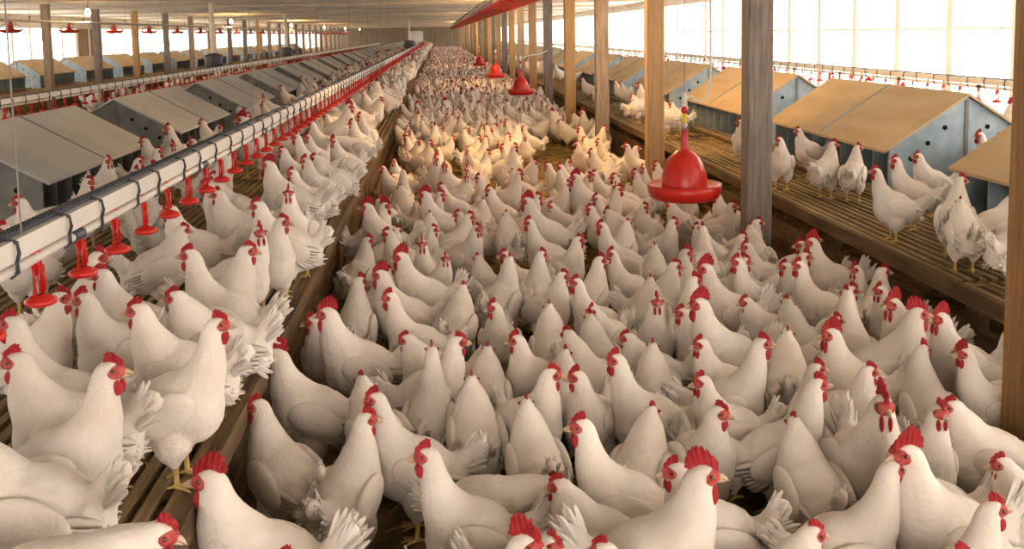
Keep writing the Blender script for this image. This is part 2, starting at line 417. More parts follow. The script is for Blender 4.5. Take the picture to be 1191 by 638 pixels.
def pan_line(label, X, z, ya, yb, sp, off=0):
    t = thing('pan_feeder_line', label, 'feeder line', (X, 0, z))
    MB().tube([(0, ya - 2, .21), (0, yb, .21)], .024, 10).build('auger_tube', M['steel'], t, smooth=True)
    y = ya
    while y < yb:
        p = link('feed_pan', PAN, t, (0, y, 0)); link('pan_grill', GRILL, p)
        link('hanger', HANG, t, (0, y + sp * .3, 0))
        MB().tube([(0, y + sp * .3, .29), (0, y + sp * .3, ZC - z)], .0025, 4).build('hanging_cord', M['cord'], t)
        y += sp
    return t
pan_line('red pan feeder line hoisted under the ceiling above the central aisle', .80, 1.88, 6.2, 52, .76)
pan_line('red pan feeder line hung over the far left aisle before the bright windows', -7.0, 1.74, 13.7, 75, 2.5)
# long red winch bar seen beyond the left bulbs
# ------------------------------------------------------------------ bell drinkers
BELLP = [(.001, .335), (.022, .335), (.05, .322), (.09, .285), (.122, .235), (.142, .175), (.150, .115), (.152, .085)]
BRIMP = [(.150, .088), (.19, .092), (.232, .108), (.240, .106), (.236, .06), (.222, .022), (.19, .006), (.12, .0), (.06, .0)]
bell_me = MB().lathe(BELLP, 40).mesh('bell_dome', M['red_plastic'], smooth=True)
brim_me = MB().lathe(BRIMP, 40).mesh('bell_brim', M['red_plastic'], smooth=True)
neck_me = MB().tube([(0, 0, .33), (0, 0, .46)], [.026, .021], 12).mesh('neck_tube', M['pink'], smooth=True)
def bell(x, y, z, label, hose=None, s=1.0):
    t = thing('bell_drinker', label, 'drinker', (x, y, z), 0, 'red bell drinkers over the litter'); t.scale = (s, s, s)
    link('bell_dome', bell_me, t); link('bell_brim', brim_me, t); link('neck_tube', neck_me, t)
    v = MB().lathe([(.001, .46), (.018, .46), (.022, .49), (.014, .50), (.014, .505)], 12).build('valve_body', M['steel'], t, smooth=True)
    MB().lathe([(.013, .50), (.017, .51), (.017, .555), (.012, .56)], 12).build('yellow_sleeve', M['yellow'], t, smooth=True)
    MB().lathe([(.013, .565), (.022, .575), (.022, .60), (.012, .61)], 12).build('red_collar', M['red_plastic'], t, smooth=True)
    MB().lathe([(.012, .61), (.019, .62), (.017, .68), (.01, .70), (.001, .70)], 12).build('white_cap', M['white_pvc'], t, smooth=True)
    MB().tube([(0, 0, .70), (0, 0, (ZC - z) / s)], .003, 5).build('hanging_cord', M['cord'], t)
    if hose:
        MB().tube(hose, .0085, 8).build('water_hose', M['white_pvc'], t, smooth=True)
def spline(P, n=8):
    P = [Vector(p) for p in P]; out = []
    for i in range(len(P) - 1):
        p0, p1, p2, p3 = P[max(i - 1, 0)], P[i], P[i + 1], P[min(i + 2, len(P) - 1)]
        for k in range(n):
            u = k / n
            out.append(.5 * ((2 * p1) + (-p0 + p2) * u + (2 * p0 - 5 * p1 + 4 * p2 - p3) * u * u + (-p0 + 3 * p1 - 3 * p2 + p3) * u ** 3))
    out.append(P[-1]); return out
ZB = .50
hose = spline([(.01, 0, .66), (.045, 0, .675), (.085, 0, .64), (.13, 0, .655), (.165, 0, .76), (.172, 0, .95), (.168, 0, 1.4), (.16, 0, ZC - ZB)])
bell(1.575, 6.0, ZB, 'large glossy red bell drinker hanging before the yellow post', hose)
hose2 = spline([(.01, 0, .66), (.05, .05, .67), (.2, .1, .70), (.38, .25, .72), (.52, .32, .78)])
bell(1.44, 16.8, ZB, 'second red bell drinker, smaller, beside the distant posts', hose2)
bell(1.40, 23.5, ZB, 'third small red bell drinker far down the aisle')
bell(1.38, 32.5, ZB, 'tiny orange-red bell drinker at the far end of the aisle')

# ------------------------------------------------------------------ hanging bulbs
BULB = MB().lathe([(.001, -.062), (.016, -.058), (.028, -.042), (.031, -.026), (.024, -.006), (.014, .012), (.013, .02)], 16).mesh('glass_bulb', M['bulb'], smooth=True)
SOCK = MB().lathe([(.013, .015), (.018, .02), (.018, .07), (.006, .085), (.001, .085)], 12).mesh('socket', M['dark_plastic'], smooth=True)
def bulb(x, y, z, label, group, watts):
    t = thing('hanging_bulb', label, 'light bulb', (x, y, z), 0, group)
    gb = link('glass_bulb', BULB, t); gb.scale = (1.9, 1.9, 1.9); link('socket', SOCK, t)  # glass enlarged so its shape stands in for the glare
    MB().tube([(0, 0, .08), (0, 0, ZC - z)], .004, 6).build('flex_cord', M['cord'], t)
    l = bpy.data.lights.new('bulb_light', 'POINT'); l.energy = watts; l.color = (1, .58, .20); l.shadow_soft_size = .06
    o = bpy.data.objects.new('bulb_light', l); C.objects.link(o); o.parent = t; o.location = (0, 0, -.19)
W_BULB = 75
for k in range(6):
    bulb(-7.0, 19.7 + 13.2 * k, 2.2, f'glowing warm bulb over the far left aisle, {ORD[k]} of the row', 'warm bulbs over the left aisle', W_BULB)
for k in range(6):
    bulb(1.2, 9.8 + 12.6 * k, 2.3, f'warm bulb over the central aisle beside the red feeder line, {ORD[k]}', 'warm bulbs over the central aisle', W_BULB * (1.7 if k == 0 else .8))

# ------------------------------------------------------------------ feed hoppers with drop tubes
def hopper(x, y, z, label, k=.62):
    t = thing('feed_hopper', label, 'hopper', (x, y, 0))
    MB().lathe([(.06 * k, z - .35), (.10 * k, z - .3), (.30 * k, z - .1), (.34 * k, z + .28), (.33 * k, z + .30), (.10 * k, z + .36)], 16).build('bin', M['dark_plastic'], t, smooth=True)
    MB().tube([(0, 0, z + .3), (0, 0, ZC)], .06, 12).build('drop_tube', M['white_pvc'], t, smooth=True)
    for q in range(3):
        a = 2 * PI * q / 3
        MB().tube([(.28 * k * math.cos(a), .28 * k * math.sin(a), z), (.32 * k * math.cos(a), .32 * k * math.sin(a), Z_SL)], .02, 6).build('leg', M['steel'], t)
hopper(-1.5, 49, .98, 'dark feed hopper with white drop tube at the end of the middle nests', .9)
hopper(-5.2, 33, .9, 'dark feed hopper beyond the grey nest roofs, farther of two at left')
hopper(-5.2, 22.4, .9, 'dark domed feed hopper among the far left posts')

# ------------------------------------------------------------------ chickens: prototypes
_tmp = bpy.data.scenes.new('tmp_modelling'); _vl = _tmp.view_layers[0]
def _evaluated(o):
    _tmp.collection.objects.link(o); _vl.update()
    out = bpy.data.meshes.new_from_object(o.evaluated_get(_vl.depsgraph))
    bpy.data.objects.remove(o)
    return out
def remesh(mb, voxel, it=7):
    me = mb.mesh('tmp', None)
    o = bpy.data.objects.new('tmp', me)
    r = o.modifiers.new('r', 'REMESH'); r.mode = 'VOXEL'; r.voxel_size = voxel
    s = o.modifiers.new('s', 'SMOOTH'); s.factor = .5; s.iterations = it
    out = _evaluated(o); bpy.data.meshes.remove(me)
    return out
def decimated(me, ratio, name):
    o = bpy.data.objects.new('tmp', me)
    d = o.modifiers.new('d', 'DECIMATE'); d.ratio = ratio
    out = _evaluated(o); out.name = name
    return out
def rot(axis, a): return Matrix.Rotation(a, 3, axis)
def blade(mb, base, direc, up, L, wd, curve=.0, th=.003):
    """one long feather: tapered curved leaf with thickness"""
    d = Vector(direc).normalized(); u = Vector(up); u = (u - d * u.dot(d)).normalized(); sdir = d.cross(u)
    prof = [(0, .45), (.25, .85), (.55, 1.0), (.8, .85), (.94, .5), (1.0, .12)]
    v = []
    for t, ww in prof:
        c = Vector(base) + d * (L * t) + u * (curve * L * t * t)
        for s in (-1, 1):
            v.append(c + sdir * (s * wd * ww) + u * (-.15 * wd * ww)); 
        v.append(c + u * th)
    n = len(prof); f = []
    for i in range(n - 1):
        a, b = i * 3, i * 3 + 3
        f += [(a, b, b + 2, a + 2), (a + 2, b + 2, b + 1, a + 1), (a, a + 1, b + 1, b)]
    f.append((0, 2, 1)); e = (n - 1) * 3; f.append((e, e + 1, e + 2))
    mb.add(v, f)

def comb_mesh(rooster, k=1.0):
    L, H, n = (.080, .034 * k, 7) if rooster else (.046, .0135 * k, 5)
    top = []; bot = []
    for i in range(n * 4 + 1):
        t = i / (n * 4)
        env = math.sin(PI * min(1, t * 1.02 + .03)) ** .55
        tooth = 1 - abs(((t * n) % 1) - .45) * 2 * .55
        h = H * env * (.55 + .6 * max(0, tooth))
        x = .042 - L * t + (-.012 * h / H)
        top.append((x, h + (.012 * math.sin(PI * t)))); bot.append((.038 - L * .92 * t, -.012 * (1 - .6 * t)))
    mb = MB(); v = []; m = len(top); th = .0055 if rooster else .0042
    for i in range(m):
        wob = .003 * math.sin(i * 1.3)
        v += [(bot[i][0], -th, bot[i][1]), (bot[i][0], th, bot[i][1]), (top[i][0], -th * .3 + wob, top[i][1]), (top[i][0], th * .3 + wob, top[i][1])]
    f = []
    for i in range(m - 1):
        a, b = i * 4, i * 4 + 4
        f += [(a, b, b + 2, a + 2), (a + 1, a + 3, b + 3, b + 1), (a + 2, b + 2, b + 3, a + 3), (a, a + 1, b + 1, b)]
    f += [(0, 2, 3, 1), ((m - 1) * 4, (m - 1) * 4 + 1, (m - 1) * 4 + 3, (m - 1) * 4 + 2)]
    return mb.add(v, f)

def bird_proto(kind, head_yaw=0, lean=0.0, tall=0.0, pitch=0.0, tail_el=48, low=None, seed=0, pu=.08, ck=1.0):
    """meshes of one pose; local frame: +x forward, z up, origin on the ground between the feet"""
    R = kind == 'rooster'
    rr = random.Random(seed)
    mb = MB()
    tilt = rot('Y', -math.radians(24 + 60 * pu))
    mb.ball((-.012, 0, .225), (.150, .100, .104), tilt)
    mb.ball((.050, 0, .232), (.094, .092, .110))                       # breast
    mb.ball((-.098, 0, .198), (.080, .078, .074), rot('Y', math.radians(10)))
    mb.ball((-.125, 0, .178), (.052, .062, .052))                      # fluff
    te = math.radians(tail_el)
    for i in range(6):                                                 # fleshy root of the tail
        t = i / 5
        mb.ball((-.125 - .105 * t * math.cos(te), 0, .222 + .105 * t * math.sin(te)), (.048 - .022 * t, .040 - .024 * t, .046 - .014 * t), rot('Y', te))
    for s in (-1, 1):
        mb.ball((.0, s * .052, .145), (.056, .046, .068))              # thigh
        mb.ball((.004, s * .050, .105), (.026, .024, .045))
    # neck: chain of balls along a curve
    if low is None:
        P = [(.055, 0, .27), (.088 + lean * .3, 0, .335), (.100 + lean * .75, 0, .382 + tall * .5), (.104 + lean, 0, .422 + tall)]
        RR = [.086, .060, .042, .0295]
    else:
        P = [(.06, 0, .25), (.12 + lean * .4, 0, .285 + low * .4), (.15 + lean * .8, 0, .295 + low * .8), (.175 + lean, 0, .30 + low)]
        RR = [.084, .058, .042, .030]
    if R: RR = [r * 1.08 for r in RR]
    for i, p in enumerate(spline(P, 7)):
        t = i / 21; k = min(2, int(t * 3)); u = t * 3 - k
        r = RR[k] * (1 - u) + RR[k + 1] * u
        mb.ball(p, r, None, 12, 8)
    hd = Vector(P[3]) + Vector((0, 0, .012))
    Hm = rot('Z', math.radians(head_yaw)) @ rot('Y', math.radians(pitch))
    mb.ball(hd + Hm @ Vector((.012, 0, .002)), (.036, .0255, .0265), Hm)
    mb.ball(hd + Hm @ Vector((.032, 0, -.003)), (.020, .016, .017), Hm)
    body = remesh(mb, .0093, 5); body.name = 'body'
    # fluffed relief of the plumage (fine feathers are left to the material)
    n = len(body.vertices); co = np.empty(n * 3); body.vertices.foreach_get('co', co); co = co.reshape(-1, 3)
    no = np.empty(n * 3); body.vertex_normals.foreach_get('vector', no); no = no.reshape(-1, 3)
    for i in range(n):
        p = Vector(co[i]); wgt = 1.0 if p.z < .28 else max(.12, 1 - (p.z - .28) * 9)
        back = .5 + .9 * min(1, max(0, (-p.x + .02) * 7))
        q = noise.noise(p * 26 + Vector((seed * 3.1, 0, 0))) * .0050 + noise.noise(p * 62 + Vector((0, seed, 0))) * .0028
        co[i] += no[i] * (q * wgt * back)
    body.vertices.foreach_set('co', co.ravel()); body.materials.append(M['feather'])
    body.polygons.foreach_set('use_smooth', [True] * len(body.polygons)); body.update()
    D = {'body': [body]}
    # wings: shell plus folded flight feathers
    D['wing'] = []
    for s in (-1, 1):
        wb = MB(); wr = rot('Z', s * math.radians(-4)) @ rot('Y', math.radians(-20 - 30 * pu))
        wb.ball((-.012, s * .087, .238), (.100, .024, .060), wr, 20, 12); nb = len(wb.f)
        for i in range(7):
            o_ = wr @ Vector((-.035 - .004 * i, s * .010, .030 - i * .012))
            d_ = wr @ Vector((-1, -s * (.30 + .015 * i), .05 - .045 * i))
            blade(wb, Vector((-.012, s * .087, .238)) + o_, d_, (0, s, .35), .115 - .009 * i + rr.uniform(-.008, .008), .0135, -.03)
        D['wing'].append(wb.mesh('wing', M['feather'], smooth=True, clean=True))
    # tail: dense ragged fan of short worn feathers
    tb = MB()
    nt = 34 if R else 30
    for i in range(nt):
        t = i / (nt - 1) * 2 - 1
        el = te + math.radians(14 - 34 * abs(t) + rr.uniform(-9, 9)); az = t * .30
        d = (-math.cos(el) * math.cos(az), math.sin(az), math.sin(el))
        L = (.155 if R else .132) * (1 - .18 * abs(t)) + rr.uniform(-.02, .012)
        blade(tb, (-.125, t * .018, .228 - .016 * abs(t)), d, (t * .5 + rr.uniform(-.6, .6), (1 if t >= 0 else -1), .25 + rr.uniform(-.7, .7)), L, .0085, rr.uniform(-.03, .05))
    for i in range(40):                                                  # ragged under-tail and rump plumes
        a = rr.uniform(-1, 1); zz = rr.uniform(.15, .215)
        blade(tb, (-.125 + .02 * abs(a), a * .055, zz), (-1, a * .7, rr.uniform(-.7, .35)), (0, a, .6), rr.uniform(.045, .07), .008, -.15)
    D['tail'] = [tb.mesh('tail', M['feather'], clean=True)]
    # head furniture in the head frame
    H4 = Matrix.Translation(hd) @ Hm.to_4x4()
    sc = 1.12 if R else 1.0
    cm = comb_mesh(R, ck); cm.xf(H4 @ Matrix.Translation((.008, 0, .022))); D['comb'] = [cm.mesh('comb', M['comb'])]
    D['wattle'] = []
    for s in (-1, 1):
        wt = MB(); k = 1.0 if R else .74
        wt.ball((.030, s * .011, -.020 - .022 * k), (.014 * (k + .25), .006, .026 * k), None, 10, 8); wt.xf(H4)
        D['wattle'].append(wt.mesh('wattle', M['comb'], smooth=True))
    fc = MB(); fc.ball((.026, 0, .000), (.0270, .0252, .0195), None, 16, 10)
    if R: fc.ball((.019, 0, -.006), (.027, .0255, .021), None, 16, 10)
    fc.xf(H4); D['face'] = [fc.mesh('face', M['face'], smooth=True)]
    bk = MB(); bk.tube([(.040, 0, -.001), (.056, 0, -.002), (.064, 0, -.006), (.070, 0, -.012)], [.0088, .0064, .0040, .0012], 8); bk.tube([(.042, 0, -.010), (.064, 0, -.013)], [.007, .002], 6)
    bk.xf(H4); D['beak'] = [bk.mesh('beak', M['beak'], smooth=True)]
    D['eye'] = []
    for s in (-1, 1):
        ey = MB(); ey.ball((.030, s * .0245, .006), .0052, None, 8, 6); ey.xf(H4); D['eye'].append(ey.mesh('eye', M['eye'], smooth=True))
    D['leg'] = []
    for s in (-1, 1):
        lg = MB(); b = (.005, s * .048)
        lg.tube([(b[0] + .008, b[1], .10), (b[0], b[1], .055), (b[0] + .002, b[1], .012)], [.0105, .0085, .0085], 7)
        for a in (-.5, 0, .5): lg.tube([(b[0], b[1], .011), (b[0] + .028 * math.cos(a), b[1] + .028 * math.sin(a), .010), (b[0] + .055 * math.cos(a), b[1] + .055 * math.sin(a), .004)], [.008, .006, .003], 5)
        lg.tube([(b[0], b[1], .011), (b[0] - .028, b[1], .005)], [.007, .003], 5)
        D['leg'].append(lg.mesh('leg', M['leg'], smooth=True))
    return {'parts': D, 'head': tuple(hd + Hm @ Vector((.025, 0, 0))), 'yaw': head_yaw}

PROTO = {
    'up':    bird_proto('hen', 0, .0, .0, 0, 48, seed=1),
    'tall':  bird_proto('hen', 8, .012, .035, -4, 40, seed=2, pu=.12, ck=1.2),
    'short': bird_proto('hen', -6, .0, -.035, 4, 52, seed=3, pu=.02, ck=.7),
    'tl':    bird_proto('hen', 55, .0, .005, 0, 46, seed=4),
    'tr':    bird_proto('hen', -55, .0, .005, 0, 44, seed=5, ck=1.35),
    'tl2':   bird_proto('hen', 95, -.005, .0, 0, 50, seed=6),
    'tr2':   bird_proto('hen', -95, -.005, .0, 0, 40, seed=7, ck=.7),
    'low':   bird_proto('hen', 0, .045, 0, 14, 30, low=.03, seed=8, pu=-.08),
    'down':  bird_proto('hen', 10, .06, 0, 55, 34, low=-.09, seed=9, pu=-.15),
    'rup':   bird_proto('rooster', 0, .004, .015, 0, 52, seed=10, pu=.1, ck=1.0),
    'rtl':   bird_proto('rooster', 50, .0, .015, 0, 50, seed=11, pu=.1),
    'rtr':   bird_proto('rooster', -50, .0, .015, 0, 50, seed=12, pu=.1, ck=1.2),
}
MID = {k: dict(p, body=decimated(p['parts']['body'][0], .32, 'body')) for k, p in PROTO.items()}

# ------------------------------------------------------------------ chickens: where they stand
# head x, head y (in the photograph), heading of the head, heading of the body (None: same), kind/pose, surface, own label
# headings: 0 right, 90 away, 180 left, 270 towards the camera.  S left platform, F litter, P right platform
S, F, P_ = 'S', 'F', 'P'
B = [
 (8, 428, 190, 200, 'up', S, 'large white hen at the left picture edge, head facing left'),
 (36, 378, 180, 200, 'tall', S, 'white hen facing left with stretched neck below the nearest drip cups'),
 (136, 434, 0, 15, 'tall', S, 'white hen looking right with big red wattle, near the left slat edge'),
 (-32, 500, 190, 185, 'short', S, 'white hen at bottom left with its ragged tail toward the slat edge'),
 (228, 378, 5, 340, 'tall', S, 'plump upright hen on the slat edge, looking right, yellow feet showing'),
 (157, 362, 180, 185, 'up', S, 'white hen facing left just behind the plump slat edge hen'),
 (192, 622, 0, 0, 'low', S, 'hen stretched along the bottom left corner, head low to the right'),
 (75, 347, 0, 20, 'up', S, 'hen facing right beside the second drip cup, beak to beak with another'),
 (108, 340, 180, 215, 'tall', S, 'hen facing left, beak to beak with the hen under the drip cups'),
 (138, 322, 180, 190, 'up', S, 'hen facing left under the third drip cup'),
 (118, 300, 10, 40, 'up', S, 'half hidden hen right behind the second drip cup'),
 (197, 295, 180, 195, 'tall', S, 'tall hen with upright neck facing left in the middle of the left slats'),
 (283, 300, 5, 20, 'up', S, 'broad hen on the slats looking right, wing folded'),
 (332, 258, 0, 330, 'tall', S, 'large white-breasted hen at the slat edge looking right'),
 (368, 223, 270, 260, 'tall', S, 'hen facing the camera with a narrow upright comb on the left platform'),
 (300, 192, 180, 200, 'rup', S, 'rooster with dark red comb drinking at the left drip cups'),
 (300, 241, 190, 200, 'up', S, None), (269, 224, 185, 200, 'up', S, None), (236, 219, 195, 215, 'tall', S, None),
 (261, 206, 180, 200, 'up', S, None), (338, 202, 200, 215, 'up', S, None), (351, 188, 190, 220, 'tall', S, None),
 (327, 176, 190, 200, 'up', S, None), (357, 160, 240, 260, 'up', S, None), (411, 164, 225, 250, 'up', S, 'small cream hen on the slat edge facing the camera'),
 (419, 144, 190, 230, 'up', S, None), (394, 160, 260, 200, 'low', S, None), (361, 145, 190, 200, 'up', S, None), (343, 160, 195, 200, 'tall', S, None),
 (378, 135, 190, 210, 'up', S, None), (317, 196, 190, 200, 'up', S, None), (440, 135, 200, 240, 'up', S, None),
 (255, 345, 190, 190, 'short', S, 'hen with ragged tail pointing right over the slat edge'),
 (195, 245, 190, 170, 'up', S, None), (215, 268, 60, 30, 'short', S, None),

 (392, 185, 190, 200, 'short', S, None),
 # behind the drinker line, before the grey nests
 (20, 236, 200, 215, 'up', S, 'hen behind the drinker pipe at the left edge, before the nearest grey nest'),
 (82, 243, 10, 10, 'low', S, 'hen with lowered head just behind the drinker pipe'),
 (105, 212, 0, 330, 'up', S, 'hen facing right before the dark front of the nearest grey nest'),
 (132, 187, 315, 300, 'up', S, None), (159, 188, 0, 330, 'up', S, None), (162, 166, 180, 200, 'up', S, None), (186, 176, 0, 340, 'up', S, None),
 (205, 167, 315, 300, 'up', S, None), (222, 165, 225, 240, 'up', S, None), (240, 143, 180, 170, 'up', S, None), (256, 148, 315, 300, 'up', S, None),
 (270, 140, 200, 230, 'up', S, None), (2, 268, 200, 230, 'up', S, None), (290, 135, 0, 330, 'up', S, None), (305, 122, 200, 200, 'up', S, None),
 # litter, nearest rows
 (238, 562, 180, 190, 'rup', F, 'rooster with large jagged comb beside the slat edge, bottom left of the litter'),
 (318, 413, 180, 175, 'rup', F, 'rooster with tall red comb facing left against the slatted edge'),
 (382, 366, 190, 170, 'rup', F, 'rooster with big rounded red comb behind the rooster at the slat edge'),
 (358, 375, 200, 250, 'up', F, 'small hen squeezed beside the rounded-comb rooster'),
 (296, 478, 190, 150, 'up', F, 'hen seen from behind between two roosters at the slat edge'),
 (395, 482, 10, 60, 'tall', F, 'hen with its back turned, comb touching the next hen'),
 (424, 463, 190, 200, 'tall', F, 'upright hen facing left, bill to bill with the back-turned hen'),
 (488, 515, 190, 190, 'tall', F, 'tall hen facing left at bottom centre with raised ragged tail'),
 (451, 346, 195, 215, 'tall', F, 'tall hen with pink comb behind the left roosters, facing left'),
 (452, 297, 195, 210, 'rup', F, 'rooster with dark serrated comb, upper one of two close together left'),
 (440, 320, 190, 200, 'rup', F, 'rooster with dark comb, lower one of two close together left'),
 (425, 324, 30, 70, 'up', F, None), (430, 280, 10, 60, 'up', F, None), (449, 272, 190, 200, 'up', F, None),
 (420, 240, 180, 200, 'rup', F, 'rooster beside the slat edge halfway up the aisle, facing left'), (458, 243, 340, 20, 'rup', F, None), (491, 227, 180, 200, 'rup', F, 'rooster with spiky dark comb left of the aisle centre, facing left'),
 (531, 394, 5, 30, 'up', F, None), (509, 411, 90, 90, 'tall', F, 'hen walking away with only a red comb tip above its white neck'),
 (617, 398, 180, 210, 'tall', F, 'hen facing left with scarlet comb in mid aisle, third row'), (633, 433, 0, 320, 'up', F, 'hen turned right with drooping red comb in mid aisle'),
 (692, 440, 185, 220, 'tall', F, 'hen facing left with folded comb and curved neck right of mid aisle'),
 (724, 416, 190, 215, 'tall', F, 'hen with long thick neck and red comb facing left, right of mid aisle'),
 (670, 497, 180, 190, 'tall', F, 'long-necked hen facing left in the foreground of mid aisle'),
 (578, 410, 80, 85, 'short', F, 'hen seen from behind with its tail raised in mid aisle'),
 (652, 580, 355, 340, 'low', F, 'white hen with lowered head facing right at bottom centre'),
 (603, 632, 330, 350, 'rup', F, 'rooster comb and brow rising over the bottom edge'),
 (640, 640, 300, 320, 'short', F, None),
 (612, 470, 130, 100, 'short', F, 'fluffy hen seen from behind at the bare litter patch'),
 (783, 556, 185, 200, 'up', F, 'hen half hidden behind the thick-necked foreground rooster'),
 (830, 543, 350, 330, 'rup', F, 'rooster with bright spiked comb looking right in the foreground'),
 (870, 470, 330, 300, 'tall', F, 'broad-breasted hen turned right behind the spiked-comb rooster'),
 (799, 451, 190, 200, 'up', F, None), (828, 400, 195, 210, 'up', F, 'left-looking hen of a back to back pair in the right aisle'), (855, 403, 350, 330, 'tall', F, 'right-looking hen of a back to back pair in the right aisle'),
 (925, 419, 0, 30, 'up', F, None), (920, 436, 0, 340, 'tall', F, 'hen looking right, front one of two'),
 (941, 383, 185, 200, 'rup', F, 'rooster with rounded comb facing left in the right aisle'),
 (1003, 422, 0, 330, 'tall', F, 'pinkish hen looking right before the two big roosters'),
 (1005, 374, 10, 30, 'up', F, None), (1025, 357, 200, 210, 'rup', F, 'rooster facing left, left one of the big-combed pair at right'), (1048, 362, 345, 320, 'rup', F, 'rooster facing right, right one of the big-combed pair at right'),
 (1099, 377, 190, 215, 'rup', F, 'rooster with spiky comb facing left before the right platform'), (1121, 418, 185, 190, 'tall', F, 'tall hen facing left by the brown post, behind others'),
 (1057, 402, 30, 70, 'tall', F, 'hen seen from behind with raised neck before the brown post'), (1114, 480, 270, 265, 'tall', F, 'hen facing straight at the camera by the brown post'),
 (1018, 488, 265, 250, 'rup', F, 'rooster facing the camera with tall narrow comb'), (1012, 517, 185, 200, 'up', F, None),
 (1040, 524, 185, 170, 'rup', F, 'rooster with huge drooping comb, bottom right'), (1046, 549, 0, 10, 'tall', F, 'foreground hen looking right with pink face, bottom right'),
 (1143, 581, 0, 340, 'tall', F, 'nearest hen at bottom right with round red face'), (985, 650, 30, 20, 'short', F, None), (900, 640, 200, 10, 'short', F, None),
 (1160, 540, 160, 175, 'short', F, None), (960, 490, 80, 95, 'short', F, 'hunched hen seen from behind beside the bare litter at right'), (370, 640, 30, 170, 'short', F, None),
 (755, 500, 90, 60, 'short', F, None), (690, 560, 150, 170, 'short', F, None), (735, 620, 140, 150, 'short', F, None), (1080, 640, 20, 20, 'short', F, None),
 (1085, 470, 150, 170, 'short', F, None), (1165, 470, 150, 170, 'short', F, None), (540, 430, 80, 95, 'short', F, None), (460, 400, 170, 190, 'short', F, None), (470, 440, 100, 120, 'short', F, None),
 # litter, middle rows
 (520, 265, 0, 330, 'up', F, None), (533, 255, 0, 20, 'up', F, None), (547, 266, 315, 300, 'up', F, None), (616, 260, 190, 210, 'tall', F, None), (698, 262, 190, 215, 'tall', F, None),
 (672, 278, 0, 330, 'up', F, None), (622, 294, 20, 50, 'up', F, None), (592, 300, 200, 220, 'up', F, None), (603, 303, 60, 80, 'up', F, None), (648, 320, 0, 320, 'tall', F, None),
 (699, 303, 0, 30, 'up', F, None), (716, 295, 200, 210, 'tall', F, None), (680, 331, 195, 215, 'tall', F, None), (572, 358, 205, 240, 'tall', F, None), (763, 356, 190, 180, 'up', F, None),
 (779, 348, 270, 265, 'tall', F, 'hen with upright narrow comb facing the camera right of mid aisle'), (491, 284, 270, 285, 'tall', F, None), (520, 306, 280, 60, 'up', F, None), (785, 259, 0, 330, 'tall', F, None), (888, 260, 0, 330, 'tall', F, None),
 (892, 287, 190, 210, 'up', F, None), (933, 282, 190, 200, 'rup', F, 'rooster with dark comb before the right platform edge'), (948, 285, 190, 210, 'up', F, None), (962, 287, 350, 330, 'up', F, None), (807, 297, 345, 20, 'up', F, None),
 (796, 312, 0, 20, 'up', F, None), (835, 322, 190, 200, 'rup', F, 'rooster with dark toothed comb facing left, upper one right of centre'), (807, 354, 185, 200, 'rup', F, 'rooster with dark toothed comb facing left, lower one right of centre'),
 (815, 331, 20, 60, 'up', F, None), (871, 308, 0, 330, 'up', F, None), (898, 308, 190, 200, 'tall', F, None), (921, 302, 185, 170, 'up', F, None), (959, 307, 190, 210, 'tall', F, None), (967, 345, 90, 80, 'tall', F, None),
 (838, 266, 90, 80, 'tall', F, None), (857, 279, 10, 60, 'up', F, None), (1062, 330, 200, 220, 'up', F, None), (1088, 312, 0, 60, 'up', F, None), (985, 300, 340, 330, 'up', F, None), (1000, 312, 200, 230, 'up', F, None),
 (900, 345, 120, 100, 'short', F, None), (740, 330, 60, 80, 'short', F, None), (640, 365, 100, 90, 'short', F, None), (700, 365, 80, 100, 'short', F, None), (530, 335, 80, 70, 'short', F, None), (860, 352, 200, 200, 'short', F, None),
 (1130, 350, 20, 150, 'short', F, None), (760, 290, 90, 80, 'short', F, None), (650, 405, 150, 130, 'short', F, None), (760, 390, 200, 180, 'short', F, None), (895, 395, 90, 70, 'short', F, None), (560, 300, 100, 120, 'short', F, None),
 (480, 318, 80, 60, 'short', F, None), (735, 370, 200, 230, 'short', F, None), (1000, 345, 350, 20, 'up', F, None), (1160, 395, 200, 180, 'short', F, None), (780, 420, 60, 80, 'short', F, None), (680, 400, 60, 70, 'short', F, None),
 (532, 250, 185, 200, 'up', F, None), (512, 218, 185, 200, 'up', F, None), (556, 207, 180, 215, 'tall', F, None), (605, 202, 0, 20, 'tall', F, None), (610, 234, 185, 200, 'rup', F, 'rooster with spiky comb in the golden light of mid aisle'), (636, 194, 180, 200, 'up', F, None),
 (650, 193, 185, 200, 'up', F, None), (658, 206, 190, 210, 'rup', F, None), (671, 215, 330, 310, 'up', F, None), (670, 168, 190, 230, 'tall', F, 'upright golden-lit hen on bare litter facing left'), (611, 160, 270, 280, 'up', F, 'pear-shaped hen facing the camera on bare litter before the posts'),
 (608, 150, 180, 180, 'up', F, 'hen standing broadside on the bare yellow litter'), (584, 172, 180, 215, 'up', F, None), (568, 178, 0, 40, 'up', F, None), (543, 175, 250, 260, 'up', F, None), (544, 191, 280, 250, 'up', F, None),
 (527, 161, 0, 20, 'up', F, None), (509, 173, 100, 90, 'up', F, None), (502, 145, 180, 190, 'up', F, None), (525, 140, 190, 250, 'up', F, None), (561, 144, 270, 265, 'up', F, None), (592, 141, 80, 80, 'up', F, None), (469, 200, 90, 90, 'tall', F, None),
 (470, 170, 270, 265, 'low', F, 'hen bending its head down beside the slat edge'), (687, 177, 170, 190, 'up', F, None), (690, 203, 190, 200, 'up', F, None), (689, 230, 200, 220, 'up', F, None), (685, 243, 185, 200, 'up', F, None), (695, 165, 180, 160, 'tall', F, None),
 (709, 147, 180, 260, 'up', F, None), (726, 169, 185, 170, 'tall', F, None), (743, 173, 0, 300, 'up', F, None), (714, 206, 185, 210, 'tall', F, None), (725, 221, 330, 310, 'tall', F, None), (736, 202, 185, 200, 'tall', F, None), (751, 241, 330, 250, 'tall', F, None),
